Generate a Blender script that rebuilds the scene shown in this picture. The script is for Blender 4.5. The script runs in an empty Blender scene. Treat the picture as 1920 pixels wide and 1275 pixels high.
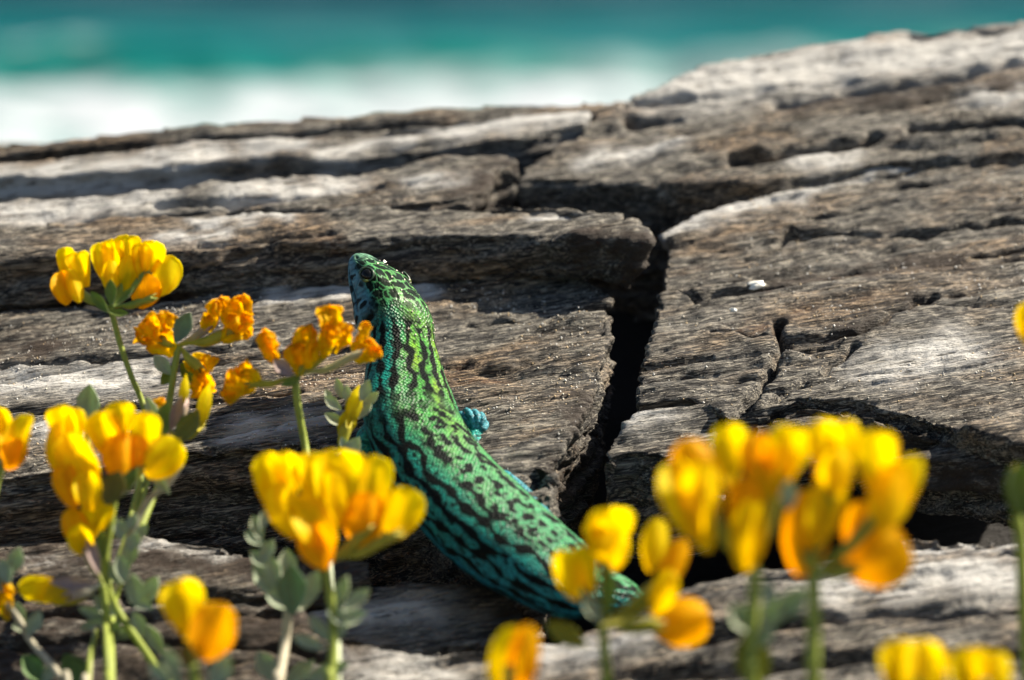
import bpy, bmesh, math, random
import numpy as np
from mathutils import Vector
rad = math.radians
random.seed(7); RNG = np.random.default_rng(11)

# ------------------------------------------------------------------ camera, sky, sun
sc = bpy.context.scene
CM = 0.01                                    # everything below is laid out in centimetres
PITCH = rad(15.0); LENS = 105.0; SENS = 36.0; FOCUS = 45.7
KX = SENS / LENS / 1920.0                    # cm per photo pixel per cm of distance
FWD = np.array([0, math.cos(PITCH), -math.sin(PITCH)])
UP = np.array([0, math.sin(PITCH), math.cos(PITCH)])
RIGHT = np.array([1.0, 0, 0])
CAM = -FWD * 46.0
cam_d = bpy.data.cameras.new('camera'); cam = bpy.data.objects.new('camera', cam_d)
sc.collection.objects.link(cam); sc.camera = cam
cam.location = Vector(CAM * CM); cam.rotation_euler = (math.pi/2 - PITCH, 0, 0)
cam_d.lens = LENS; cam_d.sensor_width = SENS; cam_d.clip_start = 0.02; cam_d.clip_end = 6000
cam_d.dof.use_dof = True; cam_d.dof.focus_distance = FOCUS * CM; cam_d.dof.aperture_fstop = 15.5

SUN = np.array([0.66, 0.33, 0.68]); SUN /= np.linalg.norm(SUN)
w = bpy.data.worlds.new('World'); sc.world = w; w.use_nodes = True
nt = w.node_tree; nt.nodes.clear()
sky = nt.nodes.new('ShaderNodeTexSky'); sky.sky_type = 'NISHITA'; sky.sun_disc = False
sky.sun_elevation = math.asin(SUN[2]); sky.sun_rotation = math.atan2(SUN[0], SUN[1])
bg = nt.nodes.new('ShaderNodeBackground'); bg.inputs[1].default_value = 0.05
wo = nt.nodes.new('ShaderNodeOutputWorld')
nt.links.new(sky.outputs[0], bg.inputs[0]); nt.links.new(bg.outputs[0], wo.inputs[0])
sd = bpy.data.lights.new('sun', 'SUN'); so = bpy.data.objects.new('sun', sd); sc.collection.objects.link(so)
sd.energy = 5.0; sd.angle = rad(0.53); sd.color = (1.0, 0.91, 0.77)
so.rotation_euler = Vector(-SUN).to_track_quat('-Z', 'Y').to_euler(); so.location = (0.5, 0.2, 1.0)
vs = sc.view_settings; vs.view_transform = 'Standard'; vs.look = 'None'; vs.exposure = 1.5; vs.gamma = 1.0
vs.use_curve_mapping = False
sc.render.engine = 'CYCLES'

# ------------------------------------------------------------------ helpers
def P(px, py, D):
    """photo pixel + distance along the view axis (cm) -> world point in cm"""
    return CAM + RIGHT*((px-960)*KX*D) + UP*(-(py-637.5)*KX*D) + FWD*D
def CV(x, y, z):
    """direction given as right / up / towards the photographer -> world"""
    return RIGHT*x + UP*y - FWD*z
def unit(v): return v/np.linalg.norm(v)
_perm = RNG.permutation(256).astype(np.int64); _perm = np.concatenate([_perm, _perm, _perm])
_grad = RNG.normal(size=(256, 3)); _grad /= np.linalg.norm(_grad, axis=1)[:, None]
def perlin(p):
    p = np.asarray(p, float); i = np.floor(p).astype(np.int64); f = p - i; i &= 255
    u = f*f*f*(f*(f*6-15)+10); out = 0
    for dx in (0, 1):
        wx = u[:, 0] if dx else 1-u[:, 0]
        for dy in (0, 1):
            wy = u[:, 1] if dy else 1-u[:, 1]
            for dz in (0, 1):
                wz = u[:, 2] if dz else 1-u[:, 2]
                h = _perm[_perm[_perm[(i[:, 0]+dx) & 255] + ((i[:, 1]+dy) & 255)] + ((i[:, 2]+dz) & 255)]
                g = _grad[h]
                out = out + wx*wy*wz*(g[:, 0]*(f[:, 0]-dx)+g[:, 1]*(f[:, 1]-dy)+g[:, 2]*(f[:, 2]-dz))
    return out*1.5
def fbm(p, n=3, lac=2.03, gain=.5):
    a = 1; s = 0
    for k in range(n):
        s = s + a*perlin(p + 17.3*k); p = p*lac; a *= gain
    return s
def cell2(x, y, seed=0, jit=0.8):
    """F1, F2 of a jittered grid"""
    ix = np.floor(x).astype(np.int64); iy = np.floor(y).astype(np.int64)
    f1 = np.full(x.shape, 9.); f2 = np.full(x.shape, 9.)
    for a in (-1, 0, 1):
        for b in (-1, 0, 1):
            h = _perm[_perm[(ix+a+seed) & 255] + ((iy+b) & 255)]; h2 = _perm[h+71]
            cx = ix+a+.5+jit*(h/255.-.5); cy = iy+b+.5+jit*(h2/255.-.5)
            d = np.hypot(x-cx, y-cy)
            m = d < f1
            f2 = np.where(m, f1, np.minimum(f2, d)); f1 = np.where(m, d, f1)
    return f1, f2
def sstep(a, b, x):
    t = np.clip((x-a)/(b-a), 0, 1); return t*t*(3-2*t)
def catmull(pts, n):
    pts = np.asarray(pts, float); m = len(pts)
    ext = np.vstack([2*pts[0]-pts[1], pts, 2*pts[-1]-pts[-2]])
    t = np.linspace(0, m-1-1e-9, n); k = np.floor(t).astype(int); f = (t-k)[:, None]
    a, b, c, d = ext[k], ext[k+1], ext[k+2], ext[k+3]
    return .5*(2*b+(c-a)*f+(2*a-5*b+4*c-d)*f**2+(3*b-a-3*c+d)*f**3)

def build(name, V, F, mat, parent=None, base=None, col=None, attrs=None, smooth=True, uv=None):
    """one mesh object from world cm vertices; base = world cm origin"""
    V = np.asarray(V, float)
    if base is None:
        base = np.zeros(3) if parent is None else np.array(parent['_base'])
    me = bpy.data.meshes.new(name)
    if isinstance(F, np.ndarray):
        me.vertices.add(len(V)); me.vertices.foreach_set('co', ((V-base)*CM).astype(np.float32).ravel())
        nf, k = F.shape
        me.loops.add(nf*k); me.loops.foreach_set('vertex_index', F.astype(np.int32).ravel())
        me.polygons.add(nf); me.polygons.foreach_set('loop_start', np.arange(0, nf*k, k, dtype=np.int32))
        me.update(calc_edges=True); me.validate()
    else:
        me.from_pydata(((V-base)*CM).tolist(), [], F)
    if smooth: me.polygons.foreach_set('use_smooth', np.ones(len(me.polygons), dtype=bool))
    if col is not None:
        a = me.attributes.new('col', 'FLOAT_COLOR', 'POINT')
        c = np.ones((len(V), 4), np.float32); c[:, :3] = col; a.data.foreach_set('color', c.ravel())
    for k_, v_ in (attrs or {}).items():
        v_ = np.asarray(v_, np.float32)
        if v_.ndim == 1:
            a = me.attributes.new(k_, 'FLOAT', 'POINT'); a.data.foreach_set('value', v_)
        else:
            a = me.attributes.new(k_, 'FLOAT_VECTOR', 'POINT'); a.data.foreach_set('vector', v_.ravel())
    me.materials.append(mat)
    o = bpy.data.objects.new(name, me); sc.collection.objects.link(o)
    if parent is not None: o.parent = parent; o.location = Vector((base-np.array(parent['_base']))*CM)
    else: o.location = Vector(base*CM)
    o['_base'] = [float(x) for x in base]
    return o
def empty(name, base):
    o = bpy.data.objects.new(name, None); sc.collection.objects.link(o); o.location = Vector(np.asarray(base)*CM)
    o.empty_display_size = .005; o['_base'] = [float(x) for x in base]; return o
def tag(o, label, cat, group=None):
    o['label'] = label; o['category'] = cat
    if group: o['group'] = group
    return o

# ------------------------------------------------------------------ material helpers
class M:
    def __init__(s, name):
        s.m = bpy.data.materials.new(name); s.m.use_nodes = True; s.t = s.m.node_tree; s.t.nodes.clear()
        s.out = s.n('ShaderNodeOutputMaterial')
    def n(s, typ, **kw):
        x = s.t.nodes.new(typ)
        for k, v in kw.items(): setattr(x, k, v)
        return x
    def l(s, a, b): s.t.links.new(a, b)
    def val(s, node, i, v):
        if hasattr(v, 'is_output') or isinstance(v, bpy.types.NodeSocket): s.l(v, node.inputs[i])
        else: node.inputs[i].default_value = v
    def noise(s, vec, scale, detail=4, rough=.55, dist=0):
        x = s.n('ShaderNodeTexNoise'); s.l(vec, x.inputs['Vector'])
        x.inputs['Scale'].default_value = scale; x.inputs['Detail'].default_value = detail
        x.inputs['Roughness'].default_value = rough; x.inputs['Distortion'].default_value = dist
        return x.outputs['Fac']
    def ramp(s, fac, a, b):
        x = s.n('ShaderNodeMapRange', interpolation_type='SMOOTHSTEP'); s.val(x, 0, fac)
        x.inputs[1].default_value = a; x.inputs[2].default_value = b; return x.outputs[0]
    def mix(s, f, a, b, mode='MIX'):
        x = s.n('ShaderNodeMix', data_type='RGBA', blend_type=mode)
        s.val(x, 0, f)
        for i, v in ((6, a), (7, b)):
            if isinstance(v, tuple): x.inputs[i].default_value = (*v, 1)
            else: s.l(v, x.inputs[i])
        return x.outputs[2]
    def math(s, op, a, b=0.):
        x = s.n('ShaderNodeMath', operation=op); s.val(x, 0, a); s.val(x, 1, b); return x.outputs[0]
    def mapping(s, vec, scale, rot=(0, 0, 0), typ='POINT'):
        x = s.n('ShaderNodeMapping', vector_type=typ); s.l(vec, x.inputs[0])
        x.inputs['Rotation'].default_value = rot; x.inputs['Scale'].default_value = scale; return x.outputs[0]
    def bump(s, h, strength, dist, normal=None):
        x = s.n('ShaderNodeBump'); x.inputs['Strength'].default_value = strength
        x.inputs['Distance'].default_value = dist; s.l(h, x.inputs['Height'])
        if normal is not None: s.l(normal, x.inputs['Normal'])
        return x.outputs[0]
    def n_lum(s, c):
        x = s.n('ShaderNodeRGBToBW'); s.l(c, x.inputs[0]); return x.outputs[0]
    def attr(s, name): return s.n('ShaderNodeAttribute', attribute_name=name)

# the direction of the rock's grain and of its layers (world)
LAYN = unit(np.array([-.05, -.235, .97]))
G = unit(np.array([1, .22, .10])); G = unit(G - LAYN*G.dot(LAYN)); Mx = np.cross(LAYN, G)
GR = np.stack([G, Mx, LAYN])                 # rows: grain frame
from mathutils import Matrix
_eul = Matrix(GR.tolist()).to_euler('XYZ')

def rock_material(name='weathered_schist'):
    k = M(name); geo = k.n('ShaderNodeNewGeometry')
    q = k.mapping(geo.outputs['Position'], (100, 100, 100), tuple(_eul))          # cm, grain frame
    s_long = k.mapping(q, (.16, 1.5, 2.2)); s_mid = k.mapping(q, (.45, 4.2, 5.0)); s_fine = k.mapping(q, (1.6, 13, 16))
    a = k.noise(s_long, 1.0, 6, .6, .6); b = k.noise(s_mid, 1.0, 6, .65, .4); c = k.noise(s_fine, 1.0, 4, .7)
    s_x = k.mapping(q, (3.2, 34, 40)); f2 = k.noise(s_x, 1.0, 3, .6)
    patch = k.noise(k.mapping(q, (.35, .8, 1.0)), 1.0, 5, .6, .8)
    iso = k.noise(q, 9.0, 4, .7); iso2 = k.noise(q, 2.2, 5, .65)
    col = k.mix(k.ramp(a, .32, .66), (.050, .040, .030), (.120, .113, .105))
    col = k.mix(k.ramp(b, .44, .64), col, (.235, .225, .21))
    col = k.mix(k.math('MULTIPLY', k.ramp(b, .52, .36), .92), col, (.016, .012, .009))
    rust = k.math('MULTIPLY', k.ramp(patch, .54, .72), k.ramp(iso2, .42, .60))
    col = k.mix(k.math('MULTIPLY', rust, .75), col, (.15, .070, .020))
    col = k.mix(k.math('MULTIPLY', k.ramp(patch, .46, .30), .55), col, (.105, .108, .114))
    col = k.mix(k.math('MULTIPLY', k.ramp(c, .53, .68), .8), col, (.52, .495, .445))
    col = k.mix(k.math('MULTIPLY', k.ramp(c, .47, .34), .95), col, (.010, .008, .006))
    col = k.mix(k.math('MULTIPLY', k.ramp(f2, .52, .66), .8), col, (.66, .62, .54))
    col = k.mix(k.math('MULTIPLY', k.ramp(f2, .48, .36), .95), col, (.008, .006, .004))
    warm = k.noise(k.mapping(q, (.22, .5, .7)), 1.3, 4, .6, .5)
    col = k.mix(k.math('MULTIPLY', k.ramp(warm, .44, .66), .8), col, k.mix(1.0, col, (1.25, .92, .62), 'MULTIPLY'))
    col = k.mix(k.ramp(iso, .66, .74), col, (.42, .38, .30))
    col = k.mix(1.0, col, (.545, .52, .465), 'MULTIPLY')
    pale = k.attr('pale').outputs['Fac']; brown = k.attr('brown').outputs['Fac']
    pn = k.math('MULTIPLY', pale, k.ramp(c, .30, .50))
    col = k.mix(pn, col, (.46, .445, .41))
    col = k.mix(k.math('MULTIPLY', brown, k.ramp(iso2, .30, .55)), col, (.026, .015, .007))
    crevice_shade = k.attr('crevice_shade').outputs['Fac']; col = k.mix(crevice_shade, col, (.010, .0075, .005))  # shade in the crack and hollow, painted as near-black ground colour
    bs = k.n('ShaderNodeBsdfPrincipled'); k.l(col, bs.inputs['Base Color'])
    bs.inputs['Roughness'].default_value = .72; bs.inputs['Specular IOR Level'].default_value = .35
    n1 = k.bump(b, .6, .0008); n2 = k.bump(c, 1.0, .0008, n1); n3 = k.bump(f2, 1.0, .00035, k.bump(iso, .5, .0004, n2))
    k.l(n3, bs.inputs['Normal']); k.l(bs.outputs[0], k.out.inputs[0])
    return k.m
ROCK = rock_material()

def attr_material(name, rough=.5, spec=.4, trans=0., tint=(1, 1, 1), noise=.15, nscale=900., sheen=0., bumpd=0., bscale=1500., coat=0.):
    k = M(name); c = k.attr('col').outputs['Color']; geo = k.n('ShaderNodeNewGeometry')
    nz = k.noise(geo.outputs['Position'], nscale, 4, .6)
    f = k.n('ShaderNodeMapRange'); k.l(nz, f.inputs[0]); f.inputs[1].default_value = .3; f.inputs[2].default_value = .7
    f.inputs[3].default_value = 1-noise; f.inputs[4].default_value = 1+noise
    mu = k.n('ShaderNodeVectorMath', operation='SCALE'); k.l(c, mu.inputs[0]); k.l(f.outputs[0], mu.inputs['Scale'])
    bs = k.n('ShaderNodeBsdfPrincipled'); k.l(mu.outputs[0], bs.inputs['Base Color'])
    bs.inputs['Roughness'].default_value = rough; bs.inputs['Specular IOR Level'].default_value = spec
    bs.inputs['Sheen Weight'].default_value = sheen; bs.inputs['Sheen Roughness'].default_value = .4
    if bumpd: k.l(k.bump(k.noise(geo.outputs['Position'], bscale, 3), .6, bumpd), bs.inputs['Normal'])
    sh = bs.outputs[0]
    if trans:
        tr = k.n('ShaderNodeBsdfTranslucent'); t2 = k.n('ShaderNodeVectorMath', operation='MULTIPLY')
        k.l(mu.outputs[0], t2.inputs[0]); t2.inputs[1].default_value = tint; k.l(t2.outputs[0], tr.inputs[0])
        mx = k.n('ShaderNodeMixShader'); mx.inputs[0].default_value = trans
        k.l(sh, mx.inputs[1]); k.l(tr.outputs[0], mx.inputs[2]); sh = mx.outputs[0]
    k.l(sh, k.out.inputs[0]); return k.m
PETAL = attr_material('yellow_petal', .5, .15, .74, (1.05, 1.05, .6), .07, 700., .0, .0001, 1800.)
LEAF = attr_material('downy_leaf', .6, .3, .32, (1.0, 1.2, .5), .14, 900., .25, .00008, 3000.)
STEM = attr_material('plant_stem', .55, .25, .15, (1, 1.1, .4), .15, 700., .04, .00006, 2500.)

# ------------------------------------------------------------------ the ground and the sea
def plane_z(x, y):
    return 0.0 + .05*x + .235*y
def ground_z(x, y):
    pz = np.where(y < 11, plane_z(x, np.maximum(y, -13)), plane_z(x, 11) - .10*(y-11) - .17*np.maximum(y-13, 0))
    pz = np.where(y < -13, plane_z(x, -13) - .02*(-13-y), pz)
    m = sstep(24, 17, np.abs(x))*sstep(-16, -12, y)*sstep(17, 13, y)
    base = pz - (2.8 + 2.0*sstep(4.5, 1.5, y))*m - 1.2*(1-m)
    far = np.maximum(base, -430 - .02*np.maximum(y-1700, 0))
    return far
def grid_faces(nx, ny):
    i = np.arange(nx*ny).reshape(ny, nx)
    return np.stack([i[:-1, :-1], i[:-1, 1:], i[1:, 1:], i[1:, :-1]], -1).reshape(-1, 4)
def make_ground():
    t = np.linspace(-1, 1, 261); xs = np.sinh(t*7.2)/np.sinh(7.2)*6000
    ys = np.concatenate([-(np.geomspace(20, 3000, 50)[::-1]), np.linspace(-19.6, 18, 110), np.geomspace(18.5, 2600, 90)])
    X, Y = np.meshgrid(xs, ys); x = X.ravel(); y = Y.ravel(); z = ground_z(x, y)
    p = np.stack([x, y, z], 1); q = p@GR.T
    d = .35*fbm(q*[.12, .5, .5], 4)
    big = np.clip(np.hypot(x, y)/100-1, 0, 4); z = z + d + big*6*fbm(p*[.006, .006, .006], 4)
    z = np.where((y < -13) & (np.abs(x) < 60), np.minimum(z, -4.2), z)
    o = build('ground', np.stack([x, y, z], 1), grid_faces(len(xs), len(ys)), ROCK, attrs={'crevice_shade': sstep(20, 16, np.abs(x))*sstep(-14, -12, y)*sstep(14, 12, y)})  # mask for the shade painted on the ground beneath the slabs
    o['kind'] = 'structure'; return o
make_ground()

def make_sea():
    xs = np.concatenate([-np.geomspace(1200, 200000, 30)[::-1], np.linspace(-1150, 1150, 160), np.geomspace(1200, 200000, 30)])
    ys = np.concatenate([np.linspace(1250, 3400, 190), np.geomspace(3420, 500000, 70)])
    X, Y = np.meshgrid(xs, ys); x = X.ravel(); y = Y.ravel()
    p = np.stack([x, y, 0*x], 1)
    z = -400 + 7*fbm(p*[.004, .012, 1], 4)*np.clip(4000/y, 0, 1)
    brk = 2330 + 60*perlin(p*[.003, 0, 0]+[5, 0, 0])
    z = z + 34*np.exp(-((y-brk)/60)**2)*(.6+.6*perlin(p*[.004, 0, 0]+[9, 3, 0])) + 9*fbm(p*[.02, .03, 1], 3)*sstep(2500, 2300, y)
    shore = 0
    o = build('sea', np.stack([x, y, z-shore], 1), grid_faces(len(xs), len(ys)), SEA); o['kind'] = 'structure'
def sea_material():
    k = M('turquoise_sea'); geo = k.n('ShaderNodeNewGeometry'); sep = k.n('ShaderNodeSeparateXYZ')
    pos = geo.outputs['Position']; k.l(pos, sep.inputs[0]); y = sep.outputs[1]
    n1 = k.noise(k.mapping(pos, (.22, .8, .3)), 1.0, 5, .55, .4); n2 = k.noise(k.mapping(pos, (.9, 2.2, 1)), 1.0, 5, .6, .5)
    yy = k.math('ADD', y, k.math('MULTIPLY', k.math('SUBTRACT', n1, .5), 3.4))
    col = k.mix(k.ramp(yy, 22.4, 24.4), (.012, .140, .118), (.0005, .082, .084))
    col = k.mix(k.ramp(yy, 24.6, 28.2), col, (.0005, .020, .032))
    col = k.mix(k.ramp(yy, 27.5, 60), col, (.002, .026, .048))
    yf = k.math('ADD', y, k.math('MULTIPLY', k.math('SUBTRACT', n1, .5), 7.0))
    yf = k.math('ADD', yf, k.math('MULTIPLY', k.math('SUBTRACT', n2, .5), 1.4))
    foam = k.ramp(yf, 23.3, 21.5)
    thin = k.math('SUBTRACT', 1.0, k.math('MULTIPLY', k.ramp(n2, .56, .40), .60))
    foam = k.math('MULTIPLY', foam, thin)
    col = k.mix(1.0, col, (.85, .85, .85), 'MULTIPLY')
    col = k.mix(foam, col, (.37, .39, .415))
    bs = k.n('ShaderNodeBsdfPrincipled'); k.l(col, bs.inputs['Base Color'])
    bs.inputs['IOR'].default_value = 1.33; bs.inputs['Specular IOR Level'].default_value = .03
    k.l(k.math('ADD', k.math('MULTIPLY', foam, .5), .28), bs.inputs['Roughness'])
    k.l(k.bump(k.noise(k.mapping(pos, (1.2, 3, 2)), 1.5, 4), .5, .05), bs.inputs['Normal'])
    k.l(bs.outputs[0], k.out.inputs[0]); return k.m
SEA = sea_material()
make_sea()

# ------------------------------------------------------------------ rock slabs
def plane_hit(px, py, p0, n):
    d = P(px, py, 1.0) - CAM; t = (p0-CAM).dot(n)/d.dot(n); return CAM + d*t
SLABS = {}
def rough(V, N, amp=1.0, fine=True):
    q = V@GR.T
    low = fbm(q*[.16, .55, .8], 3)
    wv = q[:, 2]*1.9 + .22*q[:, 1] + 1.3*fbm(q*[.10, .40, .35]+7.1, 3)
    fr = wv - np.floor(wv); terr = np.where(fr < .82, fr/.82*.55, .55 - .55*sstep(.82, 1.0, fr)*1.0) - .25
    lay = np.floor(wv); jit = _perm[(lay.astype(np.int64)) & 255]/255. - .5
    grv = 1-np.abs(perlin(q*[.22, 1.9, 2.3]+3.3))*2.2; grv = np.clip(grv, 0, 1)**4
    grf = 1-np.abs(perlin(q*[.5, 5.0, 6.0]+31.3))*2.2; grf = np.clip(grf, 0, 1)**3
    d = .17*low + .20*terr + .08*jit - .15*grv*sstep(-.15, .15, perlin(q*[.3, .7, .7]+9)) - .05*grf
    if fine: d = d +   .040*fbm(q*[1.3, 8, 9], 2) + .026*fbm(q*[3.2, 3.6, 3.6], 2)
    return d*amp
def slab(poly, anchor, tilt, thick, label, voxel=.05, roll=2.5, cracks=(), pale=(), brown=(), amp=1.0, smooth=4, group=None, hollow=()):
    p0 = P(*anchor); n = unit(np.array([-math.tan(rad(roll)), -math.tan(rad(tilt)), 1.0]))
    # densify and ruffle the outline
    pts = [plane_hit(x, y, p0, n) for x, y in poly]; out = []
    for i, a in enumerate(pts):
        b = pts[(i+1) % len(pts)]; k = max(1, int(np.linalg.norm(b-a)/.35))
        out += [a+(b-a)*j/k for j in range(k)]
    top = np.array(out)
    jx = fbm(top*[1.3, 1.3, 1.3], 3); cen = top.mean(0)
    prv = np.roll(top, 1, 0); nxt = np.roll(top, -1, 0); tg = nxt-prv; tg[:, 2] = 0
    nn = np.stack([tg[:, 1], -tg[:, 0], 0*tg[:, 0]], 1); nn /= np.linalg.norm(nn, axis=1)[:, None]+1e-9
    top = top + nn*(.10*amp*jx)[:, None]
    m = len(top); bot = top - np.array([0, 0, thick]) ; bot = bot + (cen-top)*[.04, .04, 0]
    bm = bmesh.new(); vt = [bm.verts.new(v) for v in top]; vb = [bm.verts.new(v) for v in bot]
    f1 = bm.faces.new(vt); f2 = bm.faces.new(vb[::-1])
    for i in range(m):
        j = (i+1) % m; bm.faces.new((vt[j], vt[i], vb[i], vb[j]))
    bmesh.ops.triangulate(bm, faces=[f1, f2]); bmesh.ops.recalc_face_normals(bm, faces=bm.faces)
    me = bpy.data.meshes.new('tmp'); bm.to_mesh(me); bm.free()
    o = bpy.data.objects.new('tmp', me); sc.collection.objects.link(o)
    r = o.modifiers.new('r', 'REMESH'); r.mode = 'VOXEL'; r.voxel_size = voxel
    s = o.modifiers.new('s', 'SMOOTH'); s.factor = .5; s.iterations = int(smooth*(.05/voxel)**1.2)+2
    ev = o.evaluated_get(bpy.context.evaluated_depsgraph_get()); em = ev.to_mesh()
    nv = len(em.vertices); V = np.empty(nv*3); em.vertices.foreach_get('co', V); V = V.reshape(-1, 3)
    N = np.empty(nv*3); em.vertices.foreach_get('normal', N); N = N.reshape(-1, 3)
    F = np.array([tuple(p.vertices) for p in em.polygons if len(p.vertices) == 4], dtype=np.int64)
    ev.to_mesh_clear(); bpy.data.objects.remove(o); bpy.data.meshes.remove(me)
    d = rough(V, N, amp, voxel < .08)
    def near(line, wob=0.0):
        L = np.array([plane_hit(x, y, p0, n) for x, y in line]); D = np.full(nv, 1e9); ph = V + wob*np.stack([perlin(V*2.1), perlin(V*2.1+40), 0*V[:, 0]], 1)
        hd = ph - n*((ph-p0)@n)[:, None] ; off = np.abs((V-p0)@n)
        for a, b in zip(L[:-1], L[1:]):
            e = b-a; t = np.clip(((hd-a)@e)/(e@e), 0, 1); D = np.minimum(D, np.linalg.norm(hd-a-t[:, None]*e, axis=1))
        return D, off
    for line, wd, dep in cracks:
        wd *= 1.15; dep *= 2.3
        D, off = near(line, .12); d = d - dep*np.exp(-(D/wd)**2)*(off < 1.0) + .15*dep*np.exp(-((D-wd*2.2)/(wd*1.6))**2)*.4
    pa = np.zeros(nv); br = np.zeros(nv)
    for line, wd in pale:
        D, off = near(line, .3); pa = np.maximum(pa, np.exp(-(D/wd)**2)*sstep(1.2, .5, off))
    for line, wd in brown:
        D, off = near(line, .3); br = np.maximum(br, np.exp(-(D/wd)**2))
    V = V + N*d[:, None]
    base = np.array([cen[0], cen[1], cen[2]-thick])
    ob = build('rock_slab', V, F, ROCK, base=base, attrs={'pale': pa, 'brown': br})
    tag(ob, label, 'rock', group)
    SLABS[label] = (V, N, n); return ob

slab([(-260, 612), (0, 588), (300, 564), (620, 538), (850, 516), (1000, 506), (1095, 512), (1138, 536), (1150, 558), (1142, 600), (1136, 650),
      (1114, 740), (1078, 808), (1048, 868), (1040, 920), (1000, 935), (900, 885), (800, 852), (660, 830), (520, 824),
      (350, 836), (200, 868), (0, 890), (-260, 905)], (600, 830, 44.5), 13, 3.0,
     'grey brown rock slab that the green lizard climbs, beside the black crack', voxel=.042,
     cracks=[([(880, 598), (960, 592), (1040, 585), (1150, 578)], .05, .12), ([(0, 770), (200, 760), (420, 748), (560, 735)], .07, .16),
             ([(0, 690), (260, 670), (480, 640)], .06, .10), ([(980, 900), (1010, 880), (1060, 860)], .10, .2), ([(640, 640), (500, 655), (300, 690)], .06, .08)],
     pale=[([(0, 720), (150, 712), (260, 705)], .40), ([(520, 565), (600, 552), (660, 548), (800, 545)], .22), ([(430, 800), (520, 785), (600, 770)], .28), ([(0, 800), (150, 820)], .3)],
     brown=[([(1050, 870), (1090, 810), (1120, 740)], .25), ([(0, 650), (120, 655)], .4)])
slab([(-260, 460), (0, 430), (250, 408), (400, 398), (700, 396), (960, 376), (1110, 379), (1172, 396), (1222, 440), (1216, 455), (1130, 446), (1000, 440),
      (900, 438), (760, 440), (600, 449), (300, 468), (0, 484), (-260, 505)], (760, 440, 48.8), 15, .85,
     'long low grey slab with a rounded nose, behind the lizard\'s head', voxel=.06,
     cracks=[([(590, 520), (640, 500), (720, 498)], .06, .15), ([(380, 455), (620, 440)], .06, .1)],
     pale=[([(360, 412), (540, 400)], .22), ([(320, 445), (420, 438)], .18), ([(1000, 392), (1100, 392)], .15)], brown=[([(1090, 440), (1200, 455)], .3)])
slab([(-260, 420), (0, 384), (350, 354), (640, 322), (800, 298), (950, 288), (985, 296), (930, 318), (915, 350), (880, 376), (780, 382), (700, 390), (400, 394),
      (0, 436), (-260, 462)], (400, 394, 50.3), 14, 1.6, 'weathered slab with cream streaks, ending at the brown notch', voxel=.07,
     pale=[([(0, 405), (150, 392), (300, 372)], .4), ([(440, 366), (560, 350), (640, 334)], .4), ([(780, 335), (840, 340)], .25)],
     brown=[([(870, 360), (930, 320), (980, 295)], .4)], cracks=[([(300, 385), (560, 368), (700, 350)], .08, .15)])
slab([(-260, 330), (0, 303), (450, 262), (800, 226), (1060, 198), (1118, 194), (1108, 226), (1000, 250), (800, 270), (600, 286), (400, 302), (200, 318), (0, 332), (-260, 350)],
     (400, 302, 52.4), 15, 1.6, 'pale topped slab in the shelf below the rear crest', voxel=.09,
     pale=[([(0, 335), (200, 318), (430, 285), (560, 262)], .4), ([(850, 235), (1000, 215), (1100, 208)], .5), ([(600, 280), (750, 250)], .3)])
slab([(-260, 298), (0, 270), (400, 234), (800, 204), (1190, 182), (1210, 200), (1150, 208), (800, 226), (400, 256), (0, 290), (-260, 318)],
     (400, 256, 54.2), 24, 1.6, 'rearmost grey rock crest in front of the surf', voxel=.10, amp=.8)
slab([(960, 337), (990, 308), (1060, 264), (1120, 200), (1230, 160), (1310, 124), (1500, 84), (1700, 55), (1920, 30), (2200, 2),
      (2200, 255), (1920, 283), (1700, 300), (1600, 312), (1450, 336), (1300, 346), (1100, 334)], (1100, 334, 51.6), 17, 2.6,
     'high rock slab with a pale sunlit crest against the turquoise sea', voxel=.07,
     cracks=[([(1470, 192), (1560, 182), (1680, 165), (1780, 145), (1920, 112), (2100, 85)], .16, .28), ([(1180, 186), (1280, 182)], .1, .2),
             ([(1380, 295), (1500, 285), (1640, 262)], .09, .2), ([(1180, 215), (1260, 218)], .1, .15), ([(1720, 245), (1800, 240), (1930, 238)], .14, .28)],
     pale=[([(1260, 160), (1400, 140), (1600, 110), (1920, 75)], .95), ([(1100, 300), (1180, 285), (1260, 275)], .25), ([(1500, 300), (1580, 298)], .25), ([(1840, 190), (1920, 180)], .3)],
     brown=[([(1500, 205), (1700, 190), (1920, 160)], .3)])
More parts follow.
